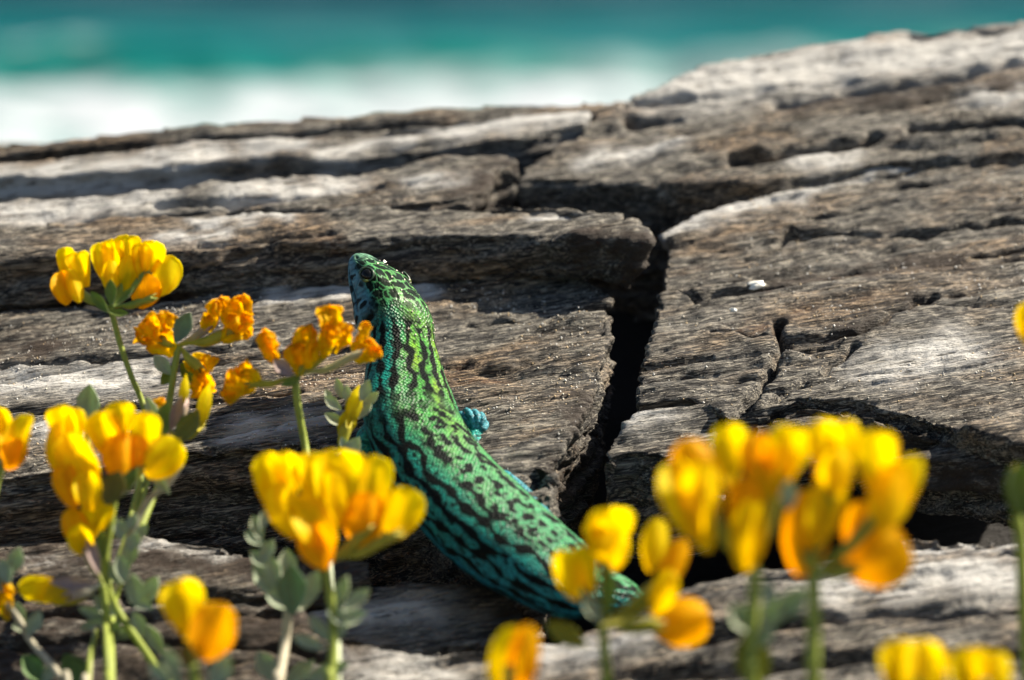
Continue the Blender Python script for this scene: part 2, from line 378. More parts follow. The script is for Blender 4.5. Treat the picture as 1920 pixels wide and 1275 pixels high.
slab([(1248, 478), (1250, 434), (1296, 402), (1400, 377), (1560, 348), (1640, 318), (1800, 298), (1920, 270), (2200, 232), (2200, 860), (1920, 832), (1750, 788),
      (1600, 748), (1500, 745), (1420, 765), (1368, 792), (1352, 768), (1290, 748), (1200, 757), (1196, 745), (1206, 690), (1228, 620), (1242, 545)],
     (1200, 757, 45.2), 14, 1.5, 'large cracked grey slab on the far side of the black crack', voxel=.045,
     cracks=[([(1340, 626), (1420, 636), (1490, 639), (1580, 632), (1640, 610), (1690, 585), (1745, 558)], .065, .22), ([(1480, 447), (1600, 440), (1750, 430), (1860, 415), (1930, 408)], .05, .16),
             ([(1190, 690), (1250, 684), (1330, 676)], .04, .10), ([(1458, 600), (1466, 645), (1430, 712), (1392, 760), (1366, 792)], .06, .16),
             ([(1480, 440), (1440, 470), (1400, 480)], .04, .06), ([(1830, 478), (1940, 462)], .06, .16), ([(1366, 792), (1420, 760), (1520, 700), (1600, 650)], .05, .10), ([(1230, 545), (1300, 556), (1420, 540), (1560, 520)], .05, .08)],
     pale=[([(1262, 425), (1310, 408), (1400, 385), (1470, 370)], .36), ([(1470, 370), (1560, 352), (1640, 326), (1700, 318)], .14), ([(1660, 690), (1800, 650)], .5)],  # strips along the back edge paint its sunlit brightness into the colour
     brown=[([(1450, 520), (1600, 500), (1800, 480)], .35), ([(1600, 620), (1720, 570)], .25), ([(1460, 590), (1470, 650)], .12)])
slab([(1352, 822), (1420, 786), (1500, 757), (1600, 764), (1760, 806), (1900, 862), (2200, 905), (2200, 915), (1850, 880), (1700, 862), (1500, 858), (1360, 852)],
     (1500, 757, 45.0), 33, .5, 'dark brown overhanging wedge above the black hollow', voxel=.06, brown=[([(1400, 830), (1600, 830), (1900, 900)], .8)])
slab([(1120, 838), (1162, 804), (1210, 768), (1290, 754), (1348, 776), (1356, 800), (1340, 830), (1250, 852), (1180, 850), (1130, 868)], (1200, 800, 44.8), 20, 1.8,
     'small wedge rock with a pale worn top at the foot of the crack', voxel=.05, pale=[([(1170, 785), (1230, 775)], .3)])
slab([(1180, 1152), (1290, 1102), (1400, 1072), (1560, 1032), (1690, 996), (1800, 1003), (1920, 1012), (2200, 1022), (2200, 1360), (950, 1360), (965, 1232), (1080, 1180)],
     (1690, 996, 42.6), 12, 2.4, 'sun dappled front slab below the black hollow', voxel=.055,
     cracks=[([(1420, 1100), (1600, 1085), (1800, 1050), (1920, 1040)], .08, .15), ([(1300, 1200), (1500, 1170), (1920, 1130)], .09, .2), ([(1200, 1260), (1500, 1230), (1920, 1210)], .09, .2)],
     pale=[([(1700, 1012), (1800, 1018), (1900, 1022)], .25), ([(1570, 1110), (1700, 1085), (1900, 1080)], .5), ([(1000, 1230), (1200, 1200)], .2)])
slab([(560, 1135), (660, 1100), (800, 1086), (930, 1091), (972, 1106), (990, 1150), (950, 1198), (800, 1214), (600, 1195)], (800, 1088, 43.0), 14, 2.0,
     'tan rock block under the lizard\'s belly', voxel=.05, brown=[([(860, 1100), (940, 1120), (960, 1160)], .4)], pale=[([(640, 1150), (800, 1140)], .35)])
slab([(-260, 1042), (0, 1020), (270, 1000), (420, 1018), (460, 1042), (690, 1052), (700, 1078), (560, 1112), (300, 1098), (0, 1086), (-260, 1104)], (270, 1000, 43.9), 13, 1.5,
     'narrow splintered ledge with a pale edge behind the yellow flowers', voxel=.05, pale=[([(240, 1020), (330, 1022), (420, 1032)], .22), ([(60, 1056), (110, 1052)], .12)], brown=[([(-100, 1060), (200, 1040), (600, 1075)], .8)])
slab([(-260, 1128), (0, 1104), (300, 1114), (560, 1130), (600, 1196), (800, 1217), (940, 1205), (955, 1230), (930, 1360), (-260, 1360)], (300, 1114, 42.7), 13, 2.2,
     'low brown front slab under the leafy stems', voxel=.055, cracks=[([(0, 1160), (200, 1150), (520, 1165)], .08, .18), ([(0, 1215), (300, 1200), (620, 1230)], .08, .18)],
     pale=[([(640, 1230), (700, 1225), (800, 1240)], .3), ([(700, 1262), (830, 1255)], .35), ([(180, 1165), (290, 1140)], .15)], brown=[([(-100, 1180), (300, 1170), (600, 1200)], 1.0), ([(0, 1250), (500, 1260)], .8)])

# grains of sand caught on the slabs (uncountable)
def grains():
    Vs = []; Fs = []; cols = []
    octv = np.array([[1, 0, 0], [-1, 0, 0], [0, 1, 0], [0, -1, 0], [0, 0, 1], [0, 0, -1]], float)
    octf = [(0, 2, 4), (2, 1, 4), (1, 3, 4), (3, 0, 4), (2, 0, 5), (1, 2, 5), (3, 1, 5), (0, 3, 5)]
    for lab, cnt in (('grey brown rock slab that the green lizard climbs, beside the black crack', 3200), ('large cracked grey slab on the far side of the black crack', 1500)):
        V, N, n = SLABS[lab]; ok = np.where((N@n > .75) & (np.abs(V[:, 0]) < 9.5))[0]
        cl = fbm(V[ok]*[.5, .7, .7], 2); pr = np.clip(.35+cl*1.2, .02, 1); pr /= pr.sum()
        for i in RNG.choice(ok, cnt, p=pr):
            r = .006+.016*RNG.random()**3; a = octv*r*(.7+.6*RNG.random((6, 1))); b = len(Vs)*6
            Vs.append(V[i]+N[i]*r*.4+a); Fs.append(np.array(octf)+b)
            c = np.array([(.55, .50, .40), (.62, .60, .55), (.45, .33, .18)][RNG.integers(3)]); cols.append(np.tile(c, (6, 1)))
    o = build('sand_grains', np.concatenate(Vs), np.concatenate(Fs), GRAIN, col=np.concatenate(cols), smooth=False)
    o['kind'] = 'stuff'; tag(o, 'pale sand grains scattered over the grey rock', 'sand')
GRAIN = attr_material('sand_grain', .35, .5, 0, noise=.05)
grains()

def surface_at(px, py, prefix):
    """point of a slab nearest to a viewing ray"""
    V, N, n = SLABS[[k for k in SLABS if k.startswith(prefix)][0]]
    d = unit(P(px, py, 1)-CAM); r = V-CAM; t = r@d; e = np.linalg.norm(r-t[:, None]*d, axis=1)
    c = np.where(e < .08)[0]; c = c[np.argmin(t[c])] if len(c) else np.argmin(e)
    return V[c], N[c]
# bits of shell on the big slab
SHELL = attr_material('white_shell', .3, .5, .0, noise=.12, nscale=1500., bumpd=.0001)
for px, py, r, lab in ((1425, 531, .15, 'larger white shell fragment lying on the cracked grey slab'), (1376, 574, .07, 'tiny white shell fragment near the larger one on the slab')):
    p, n_ = surface_at(px, py, 'large cracked'); V = []; F = []; n_ = unit(n_+CV(0, .2, .4)); a = unit(np.cross(n_, [0, 1, 0])); b = np.cross(n_, a)
    m = 11
    for lay, hh in ((0, -.02), (1, .03)):
        for i in range(m):
            th = 6.283*i/m; rr = r*(.55+.6*random.random())*(1 if lay == 0 else .8)
            V.append(p+a*rr*math.cos(th)*1.25+b*rr*math.sin(th)*.8+n_*(hh+.02*random.random()))
    V.append(p+n_*.07); F = [(i, (i+1) % m, m+(i+1) % m, m+i) for i in range(m)]+[(m+i, m+(i+1) % m, 2*m) for i in range(m)]+[tuple(range(m))[::-1]]
    o = build('shell_fragment', V, F, SHELL, base=p, col=np.tile([.80, .77, .66], (len(V), 1)), smooth=False)
    tag(o, lab, 'shell')

# ------------------------------------------------------------------ the lizard
def lizard():
    # px, py, D, half width, height above / below the axis, dorsal direction (right, up, towards viewer)
    HDV = (.76, .24, .60)
    T = [(667, 479, 45.95, .06, .05, .05, HDV), (671, 486, 45.92, .17, .14, .13, HDV), (681, 502, 45.86, .27, .23, .21, HDV), (692, 521, 45.78, .35, .31, .28, HDV),
         (707, 545, 45.66, .43, .40, .36, HDV), (726, 577, 45.5, .52, .46, .44, (.74, .24, .62)), (744, 612, 45.3, .58, .48, .48, (.70, .2, .68)),
         (753, 650, 45.1, .56, .45, .48, (.62, .15, .76)), (758, 692, 44.9, .61, .49, .51, (.54, .12, .82)), (764, 740, 44.6, .66, .53, .54, (.48, .15, .86)),
         (776, 797, 44.2, .75, .56, .56, (.48, .25, .84)), (808, 862, 43.75, .82, .59, .60, (.50, .40, .76)), (866, 934, 43.15, .87, .60, .64, (.50, .52, .70)),
         (932, 996, 42.65, .86, .59, .65, (.48, .58, .66)), (998, 1046, 42.25, .78, .55, .60, (.44, .64, .62)), (1054, 1084, 41.95, .66, .49, .52, (.40, .70, .58)),
         (1108, 1108, 41.9, .46, .37, .38, (.36, .76, .54)), (1160, 1118, 42.0, .32, .27, .27, (.3, .8, .5)), (1196, 1142, 42.4, .26, .22, .22, (.3, .8, .5)),
         (1216, 1178, 43.0, .21, .18, .18, (.4, .6, .6)), (1230, 1222, 43.7, .15, .13, .13, (.4, .5, .6)), (1240, 1270, 44.3, .05, .05, .05, (.4, .5, .6))]
    C0 = np.array([P(a[0], a[1], a[2]) for a in T]); R0 = np.array([a[3:6] for a in T]); U0 = np.array([CV(*a[6]) for a in T])
    nS, nT = 620, 220
    big = catmull(np.hstack([C0, R0, U0]), 4000)
    seg = np.r_[0, np.cumsum(np.linalg.norm(np.diff(big[:, :3], axis=0), axis=1))]
    S = np.r_[np.linspace(0, .25, 40, endpoint=False)**1.0, np.linspace(.25, seg[-1], nS-40)]
    dat = np.stack([np.interp(S, seg, big[:, k]) for k in range(9)], 1)
    C = dat[:, :3]; W, HU, HD = np.maximum(dat[:, 3:6], .01).T; U = dat[:, 6:]
    Tn = np.gradient(C, axis=0); Tn /= np.linalg.norm(Tn, axis=1)[:, None]; Fw = -Tn
    U = U - Fw*(U*Fw).sum(1)[:, None]; U /= np.linalg.norm(U, axis=1)[:, None]; L = np.cross(U, Fw)
    th = np.linspace(-math.pi, math.pi, nT, endpoint=False)
    TH, SS = np.meshgrid(th, S); ct = np.cos(TH); st = np.sin(TH)
    head = sstep(1.75, 1.25, SS)
    e = 1 - .22*head
    cx = np.sign(st)*np.abs(st)**e; cy = np.sign(ct)*np.abs(ct)**e
    hh = np.where(ct > 0, HU[:, None], HD[:, None]); x = cx*W[:, None]; y = cy*hh
    deg = np.degrees(TH); ad = np.abs(deg)
    # head features: brow ridge, eye socket, mouth line, ear hollow, nostril
    g = lambda s0, sw, t0, tw, sym=True: np.exp(-((SS-s0)/sw)**2-(((ad if sym else deg)-t0)/tw)**2)
    sEye, tEye = .66, 60
    disp = .055*g(.64, .26, 42, 15) + .05*g(.68, .17, 68, 20) - .05*g(1.42, .09, 88, 13) + .06*g(1.15, .28, 105, 26)
    mouth = np.exp(-((ad-(108-8*SS))/3.2)**2)*sstep(1.25, 1.0, SS)
    disp -= .022*mouth; disp -= .03*g(.13, .035, 52, 9)
    disp -= .035*np.exp(-((SS-1.62)/.05)**2)*sstep(70, 100, ad)      # collar fold
    # shoulder and hip muscle
    disp += .07*g(2.9, .45, 85, 30) + .06*g(7.2, .5, 80, 35)
    disp += .02*perlin(np.stack([SS.ravel()*1.6, TH.ravel()*1.1, 0*SS.ravel()+4], 1)).reshape(SS.shape)*sstep(1.5, 2.2, SS)
    V = C[:, None, :] + L[:, None, :]*x[..., None] + U[:, None, :]*y[..., None]
    rad_dir = L[:, None, :]*cx[..., None] + U[:, None, :]*cy[..., None]; rad_dir /= np.linalg.norm(rad_dir, axis=2)[..., None]
    V = V + rad_dir*disp[..., None]
    # head plates: shallow grooves
    arc = TH*(W+HU)[:, None]*.5
    pf1, pf2 = cell2(arc.ravel()*4.2, SS.ravel()*3.4, 5); pf1 = pf1.reshape(SS.shape); pf2 = pf2.reshape(SS.shape)
    edge = sstep(.0, .10, pf2-pf1); V -= rad_dir*((1-edge)*.012*head*(ad < 95))[..., None]
    # ---- pattern
    flat = np.stack([SS.ravel(), TH.ravel(), 0*SS.ravel()], 1)
    nz = lambda a, b, o: fbm(np.stack([flat[:, 0]*a, flat[:, 1]*b, 0*flat[:, 0]+o], 1), 3).reshape(SS.shape)
    back = sstep(2.2, 6.5, SS)
    green = np.array([.036, .200, .016]); lime = np.array([.135, .245, .006]); teal = np.array([.004, .175, .130]); blue = np.array([.014, .175, .245]); black = np.array([.006, .007, .006])
    mixc = lambda a, b, f: a*(1-f[..., None])+b*f[..., None]
    col = mixc(np.broadcast_to(green, V.shape), lime, np.clip(.25+1.0*nz(1.3, 2, 3.), 0, 1)*(1-.6*back))
    flank = sstep(14, 56, deg+9*nz(1, 2, 8.)) + sstep(-34, -80, deg)
    col = mixc(col, teal, np.clip(flank, 0, 1)); col = mixc(col, teal*1.05+[.006, .02, .012], .42*back)
    col = mixc(col, blue, np.clip(sstep(70, 115, ad+10*nz(1, 2, 18.)), 0, 1)*(.4+.6*back)); col = mixc(col, blue, .5*np.clip(sstep(40, 80, deg), 0, 1)*sstep(5, 7, SS))
    bl = np.zeros(SS.shape)
    neck = sstep(1.45, 1.7, SS)*sstep(3.7, 3.0, SS); body = sstep(3.0, 3.6, SS)*sstep(10.5, 8.6, SS)
    for kx, t0 in enumerate((-74, -50, -27, 26, 44, 62, 82, 104, 126)):
        wav = 3.2*np.sin(SS*6.283/.8 + kx*1.9) + 8*nz(1.1, 0, 20.+kx*3)
        wid = 4.4 + 4.0*nz(3.2, 0, 50.+kx*5) + 1.8*np.sin(SS*6.283/.36+kx)
        bk = sstep(-.30, -.12, nz(2.1, 0, 70.+kx*4)) if abs(t0) < 40 else sstep(-.62, -.45, nz(1.7, 0, 70.+kx*4))
        bl = np.maximum(bl, body*bk*sstep(1.25, .75, np.abs(deg-t0-wav)/np.maximum(wid, 2.2)))
    for kx, t0 in enumerate((-66, -44, -22, -2, 20, 40, 62, 86, 112)):
        wav = 9*nz(1.6, 0, 90.+kx*3); wid = 5.2 + 6*nz(3.4, 0, 110.+kx*5) + 1.2*np.sin(SS*23+kx*2)
        bk = sstep(-.62, -.45, nz(1.9, 0, 130.+kx*4))
        bl = np.maximum(bl, neck*bk*sstep(1.2, .8, np.abs(deg-t0-wav)/np.maximum(wid, 2)))
    sp1, sp2 = cell2(arc.ravel()*6.0+.3*nz(3, 3, 1.).ravel(), SS.ravel()*4.2, 40); sp = sp1.reshape(SS.shape)+.30*nz(5, 6, 33.)
    bl = np.maximum(bl, body*sstep(.37, .28, sp)*sstep(36, 24, ad))
    fk1, _ = cell2(arc.ravel()*8.5+.4*nz(4, 4, 12.).ravel(), SS.ravel()*5.2, 170); fk = fk1.reshape(SS.shape)+.35*nz(6, 8, 44.)
    bl = np.maximum(bl, .92*np.clip(body+neck, 0, 1)*sstep(.19, .11, fk))
    # reticulated head
    h1, h2 = cell2(arc.ravel()*6.5+.5*nz(4, 4, 2.).ravel(), SS.ravel()*4.6+.4*arc.ravel(), 90); hb = (h2-h1).reshape(SS.shape)+.14*nz(9, 9, 5.)
    hd = sstep(.10, .19, hb)*head*sstep(.08, .3, SS)*sstep(82, 70, ad)
    cheek = sstep(62, 84, ad)*head
    lightblue = np.array([.045, .150, .185]); hg = np.array([.050, .185, .040])
    col = mixc(col, hg, head*(1-cheek)*.8); col = mixc(col, np.array([.12, .22, .16]), head*sstep(.5, .1, SS)*.7); col = mixc(col, lightblue, cheek)
    c1, c2 = cell2(arc.ravel()*6.0, SS.ravel()*5.2, 130); cs = sstep(.36, .26, c1.reshape(SS.shape)+.16*nz(6, 6, 9.))*cheek*sstep(.1, .3, SS)
    bl = np.maximum(bl, np.maximum(hd, cs)*.97)
    bl = np.maximum(bl, g(1.42, .10, 88, 13)*1.4); bl = np.maximum(bl, g(1.22, .16, 74, 10)*.9); bl = np.maximum(bl, sstep(.0, .22, nz(5, 5, 77.))*g(1.45, .28, 82, 26)); bl = np.maximum(bl, g(.13, .04, 52, 10)); bl = np.maximum(bl, mouth*.75)
    bl = np.maximum(bl, g(.66, .12, 62, 22)*.8); bl = np.clip(bl, 0, 1)
    col = mixc(col*.94, black, bl)
    scale_mask = sstep(1.25, 1.5, SS).ravel()
    Vall = [V.reshape(-1, 3)]; i = np.arange(nS*nT).reshape(nS, nT); j = np.roll(i, -1, 1)
    Fall = [np.stack([i[:-1], i[1:], j[1:], j[:-1]], -1).reshape(-1, 4)]
    cols = [col.reshape(-1, 3)]; uvw = [np.stack([arc.ravel(), SS.ravel(), 0*SS.ravel()], 1)]; msk = [scale_mask]
    off = nS*nT
    def limb(pts, rads, c0, band=0., n=60, m=20, dark=.35, cseed=0):
        nonlocal off
        dd = catmull(np.hstack([np.array([P(*p) for p in pts]), np.array(rads)[:, None]]), n)
        c = dd[:, :3]; r = np.maximum(dd[:, 3], .008); s = np.r_[0, np.cumsum(np.linalg.norm(np.diff(c, axis=0), axis=1))]
        t = np.gradient(c, axis=0); t /= np.linalg.norm(t, axis=1)[:, None]
        a = np.cross(t, np.array([.3, .5, .81])); a /= np.linalg.norm(a, axis=1)[:, None]; b = np.cross(t, a)
        an = np.linspace(0, 2*math.pi, m, endpoint=False)
        if band: r = r*(1+.05*np.cos(s*6.283/band))
        vv = c[:, None]+(a[:, None]*np.cos(an)[None, :, None]+b[:, None]*np.sin(an)[None, :, None])*r[:, None, None]
        ii = np.arange(n*m).reshape(n, m); jj = np.roll(ii, -1, 1)
        Fall.append(np.stack([ii[:-1], jj[:-1], jj[1:], ii[1:]], -1).reshape(-1, 4)+off)
        Sg, Ag = np.meshgrid(s, an, indexing='ij')
        dk = sstep(.25, .5, fbm(np.stack([Sg.ravel()*3.2, np.cos(Ag).ravel()*1.0+cseed, np.sin(Ag).ravel()*1.0], 1), 2))*dark
        if band: dk = np.maximum(dk, .65*sstep(.75, .98, np.cos(Sg.ravel()*6.283/band)))
        cc = np.array(c0)*(1-dk[:, None])+black*dk[:, None]
        k1 = off+n*m
        Vall.append(vv.reshape(-1, 3)); cols.append(cc); uvw.append(np.stack([Ag.ravel()*.12, Sg.ravel()+3, 0*Sg.ravel()], 1)); msk.append(np.full(n*m, 1. if not band else .3)); off += n*m
    tb = (.030, .215, .255); tg = (.015, .200, .165)
    # right fore leg reaching over the slab, hand with five toes
    limb([(835, 800, 44.3), (858, 832, 44.25), (876, 838, 44.3), (890, 822, 44.45), (893, 802, 44.6)], [.26, .20, .16, .125, .11], tg, n=50, cseed=3)
    for tx in ([(888, 806, 44.55), (874, 786, 44.62), (864, 776, 44.72), (858, 780, 44.85)], [(890, 803, 44.5), (884, 782, 44.52), (876, 770, 44.68), (868, 770, 44.9)],
               [(893, 802, 44.5), (896, 782, 44.5), (890, 772, 44.65), (884, 770, 44.9)], [(895, 803, 44.5), (905, 788, 44.5), (903, 778, 44.62), (898, 775, 44.85)],
               [(896, 808, 44.5), (908, 802, 44.48), (911, 794, 44.6), (909, 790, 44.8)]):
        limb(tx, [.056, .052, .045, .012], (.070, .270, .310), band=.085, n=36, m=12)
    # left fore leg, planted on the slab's front edge
    limb([(735, 800, 44.4), (700, 815, 44.2), (684, 838, 44.1), (690, 862, 44.2), (682, 880, 44.3)], [.30, .22, .17, .13, .11], tg, n=50, cseed=9)
    for k in range(5):
        dx = -16+8*k
        limb([(684, 872, 44.3), (682+dx*.6, 884+abs(dx)*-.2, 44.25), (680+dx*1.4, 893-abs(dx)*.3, 44.3), (679+dx*1.8, 900-abs(dx)*.4, 44.4)], [.06, .05, .045, .01], tb, band=.085, n=30, m=10)
    # right hind leg folded forward along the body, foot on the rock
    limb([(1060, 1050, 42.4), (1022, 990, 42.9), (978, 930, 43.3), (946, 898, 43.6), (975, 915, 43.9), (1000, 930, 44.1)], [.30, .22, .16, .13, .10, .08], (.018, .160, .190), n=60, cseed=14)
    # left hind leg, thigh out to the side and shank tucked down
    limb([(1050, 1100, 41.85), (1034, 1122, 41.7), (1056, 1140, 41.6), (1088, 1140, 41.7), (1112, 1148, 41.8)], [.26, .19, .15, .11, .08], (.014, .150, .150), n=60, cseed=21)
    for k in range(5):
        limb([(1108, 1146, 41.8), (1120+3*k, 1146+4*k, 41.78), (1132+4*k, 1148+5*k, 41.85), (1142+4*k, 1154+5*k, 42.0)], [.06, .05, .042, .01], tb, band=.09, n=30, m=10)
    base = P(812, 900, 43.9)
    ob = build('lizard', np.concatenate(Vall), np.concatenate(Fall), SKIN, base=base, col=np.concatenate(cols), attrs={'skin_uv': np.concatenate(uvw), 'scaly': np.concatenate(msk)})
    tag(ob, 'green and turquoise lizard with black wavy stripes raising its head', 'lizard')
    # eyes
    for sgn in (1, -1):
        si = np.argmin(np.abs(S-sEye)); ti = np.argmin(np.abs(th-sgn*rad(tEye))); p = V[si, ti]; nrm = unit(rad_dir[si, ti]); fw = Fw[si]; fw = unit(fw-nrm*fw.dot(nrm)); sd_ = np.cross(nrm, fw)
        def ell(c, a, b_, h, n=20, m=14, lid=False):
            vs_ = []; fs_ = []
            for i_ in range(m+1):
                ph = math.pi*i_/m
                for j_ in range(n):
                    q_ = 6.2832*j_/n; vs_.append(c+fw*a*math.sin(ph)*math.cos(q_)+sd_*b_*math.sin(ph)*math.sin(q_)+nrm*h*math.cos(ph))
            for i_ in range(m):
                for j_ in range(n): fs_.append((i_*n+j_, (i_+1)*n+j_, (i_+1)*n+(j_+1) % n, i_*n+(j_+1) % n))
            return np.array(vs_), fs_
        v_, f_ = ell(p+nrm*.0, .112, .098, .085); eye = build('eye', v_, f_, EYE, ob)
        # eyelid ring
        vs_ = []; n1, n2 = 36, 12
        for i_ in range(n1):
            a_ = 6.2832*i_/n1; c_ = p+nrm*.038+fw*.118*math.cos(a_)+sd_*.100*math.sin(a_); o_ = unit(fw*math.cos(a_)+sd_*math.sin(a_))
            rr = .017+.006*math.sin(a_*3+1)
            for j_ in range(n2): b_ = 6.2832*j_/n2; vs_.append(c_+o_*rr*math.cos(b_)+nrm*rr*1.2*math.sin(b_))
        fs_ = [(i_*n2+j_, ((i_+1) % n1)*n2+j_, ((i_+1) % n1)*n2+(j_+1) % n2, i_*n2+(j_+1) % n2) for i_ in range(n1) for j_ in range(n2)]
        cc = np.tile([.035, .065, .03], (len(vs_), 1)); cc[::5] = [.01, .02, .015]; cc[150:200] = [.14, .17, .04]
        build('eyelid', vs_, fs_, SKIN2, ob, col=cc)
    # crumbs of sand stuck to the top of the head
    crumbs = []; cf = []; 
    for k in range(46):
        si = np.argmin(np.abs(S-random.uniform(.2, 1.9))); ti = np.argmin(np.abs(th-rad(random.uniform(-65, 20)))); p = V[si, ti]; r = random.uniform(.008, .022) if k else .04
        if k == 0: si = np.argmin(np.abs(S-.30)); p = V[si, np.argmin(np.abs(th-rad(-40)))]
        o6 = np.array([[1, 0, 0], [-1, 0, 0], [0, 1, 0], [0, -1, 0], [0, 0, 1], [0, 0, -1]])*r*(.7+.6*RNG.random((6, 1))); b_ = 6*k
        crumbs.append(p+rad_dir[si, ti]*r*.5+o6); cf += [tuple(x_+b_ for x_ in t_) for t_ in ((0, 2, 4), (2, 1, 4), (1, 3, 4), (3, 0, 4), (2, 0, 5), (1, 2, 5), (3, 1, 5), (0, 3, 5))]
    cr = build('sand_crumbs', np.concatenate(crumbs), cf, GRAIN, ob, col=np.tile([.55, .47, .36], (46*6, 1)), smooth=False); cr['kind'] = 'stuff'
def skin_material():
    k = M('lizard_scales'); c = k.attr('col').outputs['Color']; uv = k.attr('skin_uv').outputs['Vector']; sm = k.attr('scaly').outputs['Fac']
    vo = k.n('ShaderNodeTexVoronoi', voronoi_dimensions='2D', feature='F1'); k.l(k.mapping(uv, (23, 21, 1), (0, 0, .7)), vo.inputs['Vector']); vo.inputs['Scale'].default_value = 1.0; vo.inputs['Randomness'].default_value = .55
    h = k.math('MULTIPLY', k.math('SUBTRACT', 1.0, vo.outputs['Distance']), sm)
    sepc = k.n('ShaderNodeSeparateColor'); k.l(vo.outputs['Color'], sepc.inputs[0])
    var = k.n('ShaderNodeMapRange'); k.l(sepc.outputs[0], var.inputs[0]); var.inputs[3].default_value = .62; var.inputs[4].default_value = 1.45
    mu = k.n('ShaderNodeVectorMath', operation='SCALE'); k.l(c, mu.inputs[0]); k.l(var.outputs[0], mu.inputs['Scale'])
    gap = k.math('MULTIPLY', k.ramp(vo.outputs['Distance'], .42, .66), k.math('MULTIPLY', sm, .75))
    col = k.mix(gap, mu.outputs[0], (.008, .012, .010))
    bs = k.n('ShaderNodeBsdfPrincipled'); k.l(col, bs.inputs['Base Color']); bs.inputs['Roughness'].default_value = .42; k.l(k.math('ADD', k.math('MULTIPLY', k.ramp(k.n_lum(c), .01, .08), .17), .03), bs.inputs['Specular IOR Level'])
    k.l(k.bump(h, .95, .00022), bs.inputs['Normal']); k.l(bs.outputs[0], k.out.inputs[0]); return k.m
SKIN = skin_material(); SKIN2 = attr_material('eyelid_skin', .45, .4, 0, bumpd=.00008)
ke = M('dark_eye'); be = ke.n('ShaderNodeBsdfPrincipled'); be.inputs['Base Color'].default_value = (.003, .003, .002, 1); be.inputs['Roughness'].default_value = .16; be.inputs['Specular IOR Level'].default_value = .25
ke.l(be.outputs[0], ke.out.inputs[0]); EYE = ke.m
lizard()

# ------------------------------------------------------------------ flowering plants
YEL = np.array([.97, .83, .002]); ORA = np.array([.97, .58, .002]); DEEP = np.array([.95, .31, .006]); PALEY = np.array([.72, .55, .03])
GREEN = np.array([.20, .27, .04]); LGREEN = np.array([.26, .31, .05]); GREY = np.array([.40, .45, .30]); PALEG = np.array([.48, .52, .36]); PINK = np.array([.40, .28, .24]); TAN = np.array([.42, .38, .27])
def sheet(base, tip, normal, width, cup, bend, prof, c0, c1, thick=.012, crumple=0., nu=17, nv=13, notch=0., inflate=0., wave=0., seed=0):
    """a thin closed petal or leaf between base and tip"""
    ax = tip-base; ln = np.linalg.norm(ax); ax = ax/ln; nr = unit(normal-ax*ax.dot(normal)); sd_ = np.cross(ax, nr)
    u = np.linspace(0, 1, nu); v = np.linspace(-1, 1, nv); Ug, Vg = np.meshgrid(u, v, indexing='ij')
    if prof == 'banner': wd = np.interp(u, [0, .12, .35, .6, .82, .94, 1], [.20, .42, .78, .98, 1.0, .74, .16])
    elif prof == 'wing': wd = np.interp(u, [0, .12, .35, .6, .82, .94, 1], [.15, .55, .92, 1, .84, .55, .08])
    elif prof == 'keel': wd = np.interp(u, [0, .2, .5, .75, 1], [.35, .8, 1, .75, .06])
    else: wd = np.interp(u, [0, .15, .4, .62, .85, 1], [.12, .5, .92, 1, .55, .03])
    x = Vg*wd[:, None]*width*.5; z = cup*width*(np.abs(Vg)**1.5)*wd[:, None] + bend*ln*(4*Ug*(1-Ug)); y = Ug*ln - notch*ln*np.exp(-(Vg/.22)**2)*(Ug > .85)
    z = z + wave*width*np.sin(Ug*5.5+seed*2.7+Vg*1.5)*np.abs(Vg)*1.6
    if crumple:
        q = np.stack([Ug.ravel()*3.2+seed*3.7, Vg.ravel()*1.7+seed, 0*Ug.ravel()+seed*1.3], 1); cr = fbm(q, 3).reshape(Ug.shape); cr2 = fbm(q+50, 3).reshape(Ug.shape)
        z = z + crumple*width*1.5*cr*(.3+Ug); x = x + crumple*width*.8*cr2*(.3+Ug); y = y + crumple*ln*.35*fbm(q+90, 2).reshape(Ug.shape)*Ug
    infl = inflate*width*np.sqrt(np.clip(1-Vg**2, 0, 1))*(wd[:, None])*np.sin(np.pi*np.clip(Ug, .02, .98))**.5
    P0 = base + ax*y[..., None] + sd_*x[..., None] + nr*z[..., None]
    A = P0 + nr*(thick*.5+infl)[..., None] if np.ndim(infl) else P0 + nr*thick*.5
    B = P0 - nr*(thick*.5+infl*.8)[..., None]
    Vv = np.concatenate([A.reshape(-1, 3), B.reshape(-1, 3)]); n = nu*nv; i = np.arange(n).reshape(nu, nv)
    f = np.stack([i[:-1, :-1], i[1:, :-1], i[1:, 1:], i[:-1, 1:]], -1).reshape(-1, 4)
    F = [tuple(t) for t in f]+[tuple(t[::-1]+n) for t in f]
    rim = list(i[:, 0])+list(i[-1, 1:])+list(i[-2::-1, -1])+list(i[0, -2:0:-1])
    F += [(rim[k], rim[(k+1) % len(rim)], rim[(k+1) % len(rim)]+n, rim[k]+n) for k in range(len(rim))]
    nzc = fbm(np.stack([Ug.ravel()*2+seed, Vg.ravel()*1.5, 0*Ug.ravel()+seed*2.1], 1), 2)
    t = np.clip(1-Ug.ravel()+.35*nzc, 0, 1)[:, None]; c = np.array(c1)*(1-t)+np.array(c0)*t
    ve = (1+.10*np.sin(Vg.ravel()*9+seed)*np.sin(Vg.ravel()*17) - .05*np.exp(-(Vg.ravel()/.16)**2)*(1-Ug.ravel()*.6))[:, None]; c = c*np.hstack([ve*.3+.7, ve, ve])
    return Vv, F, np.vstack([c, c])
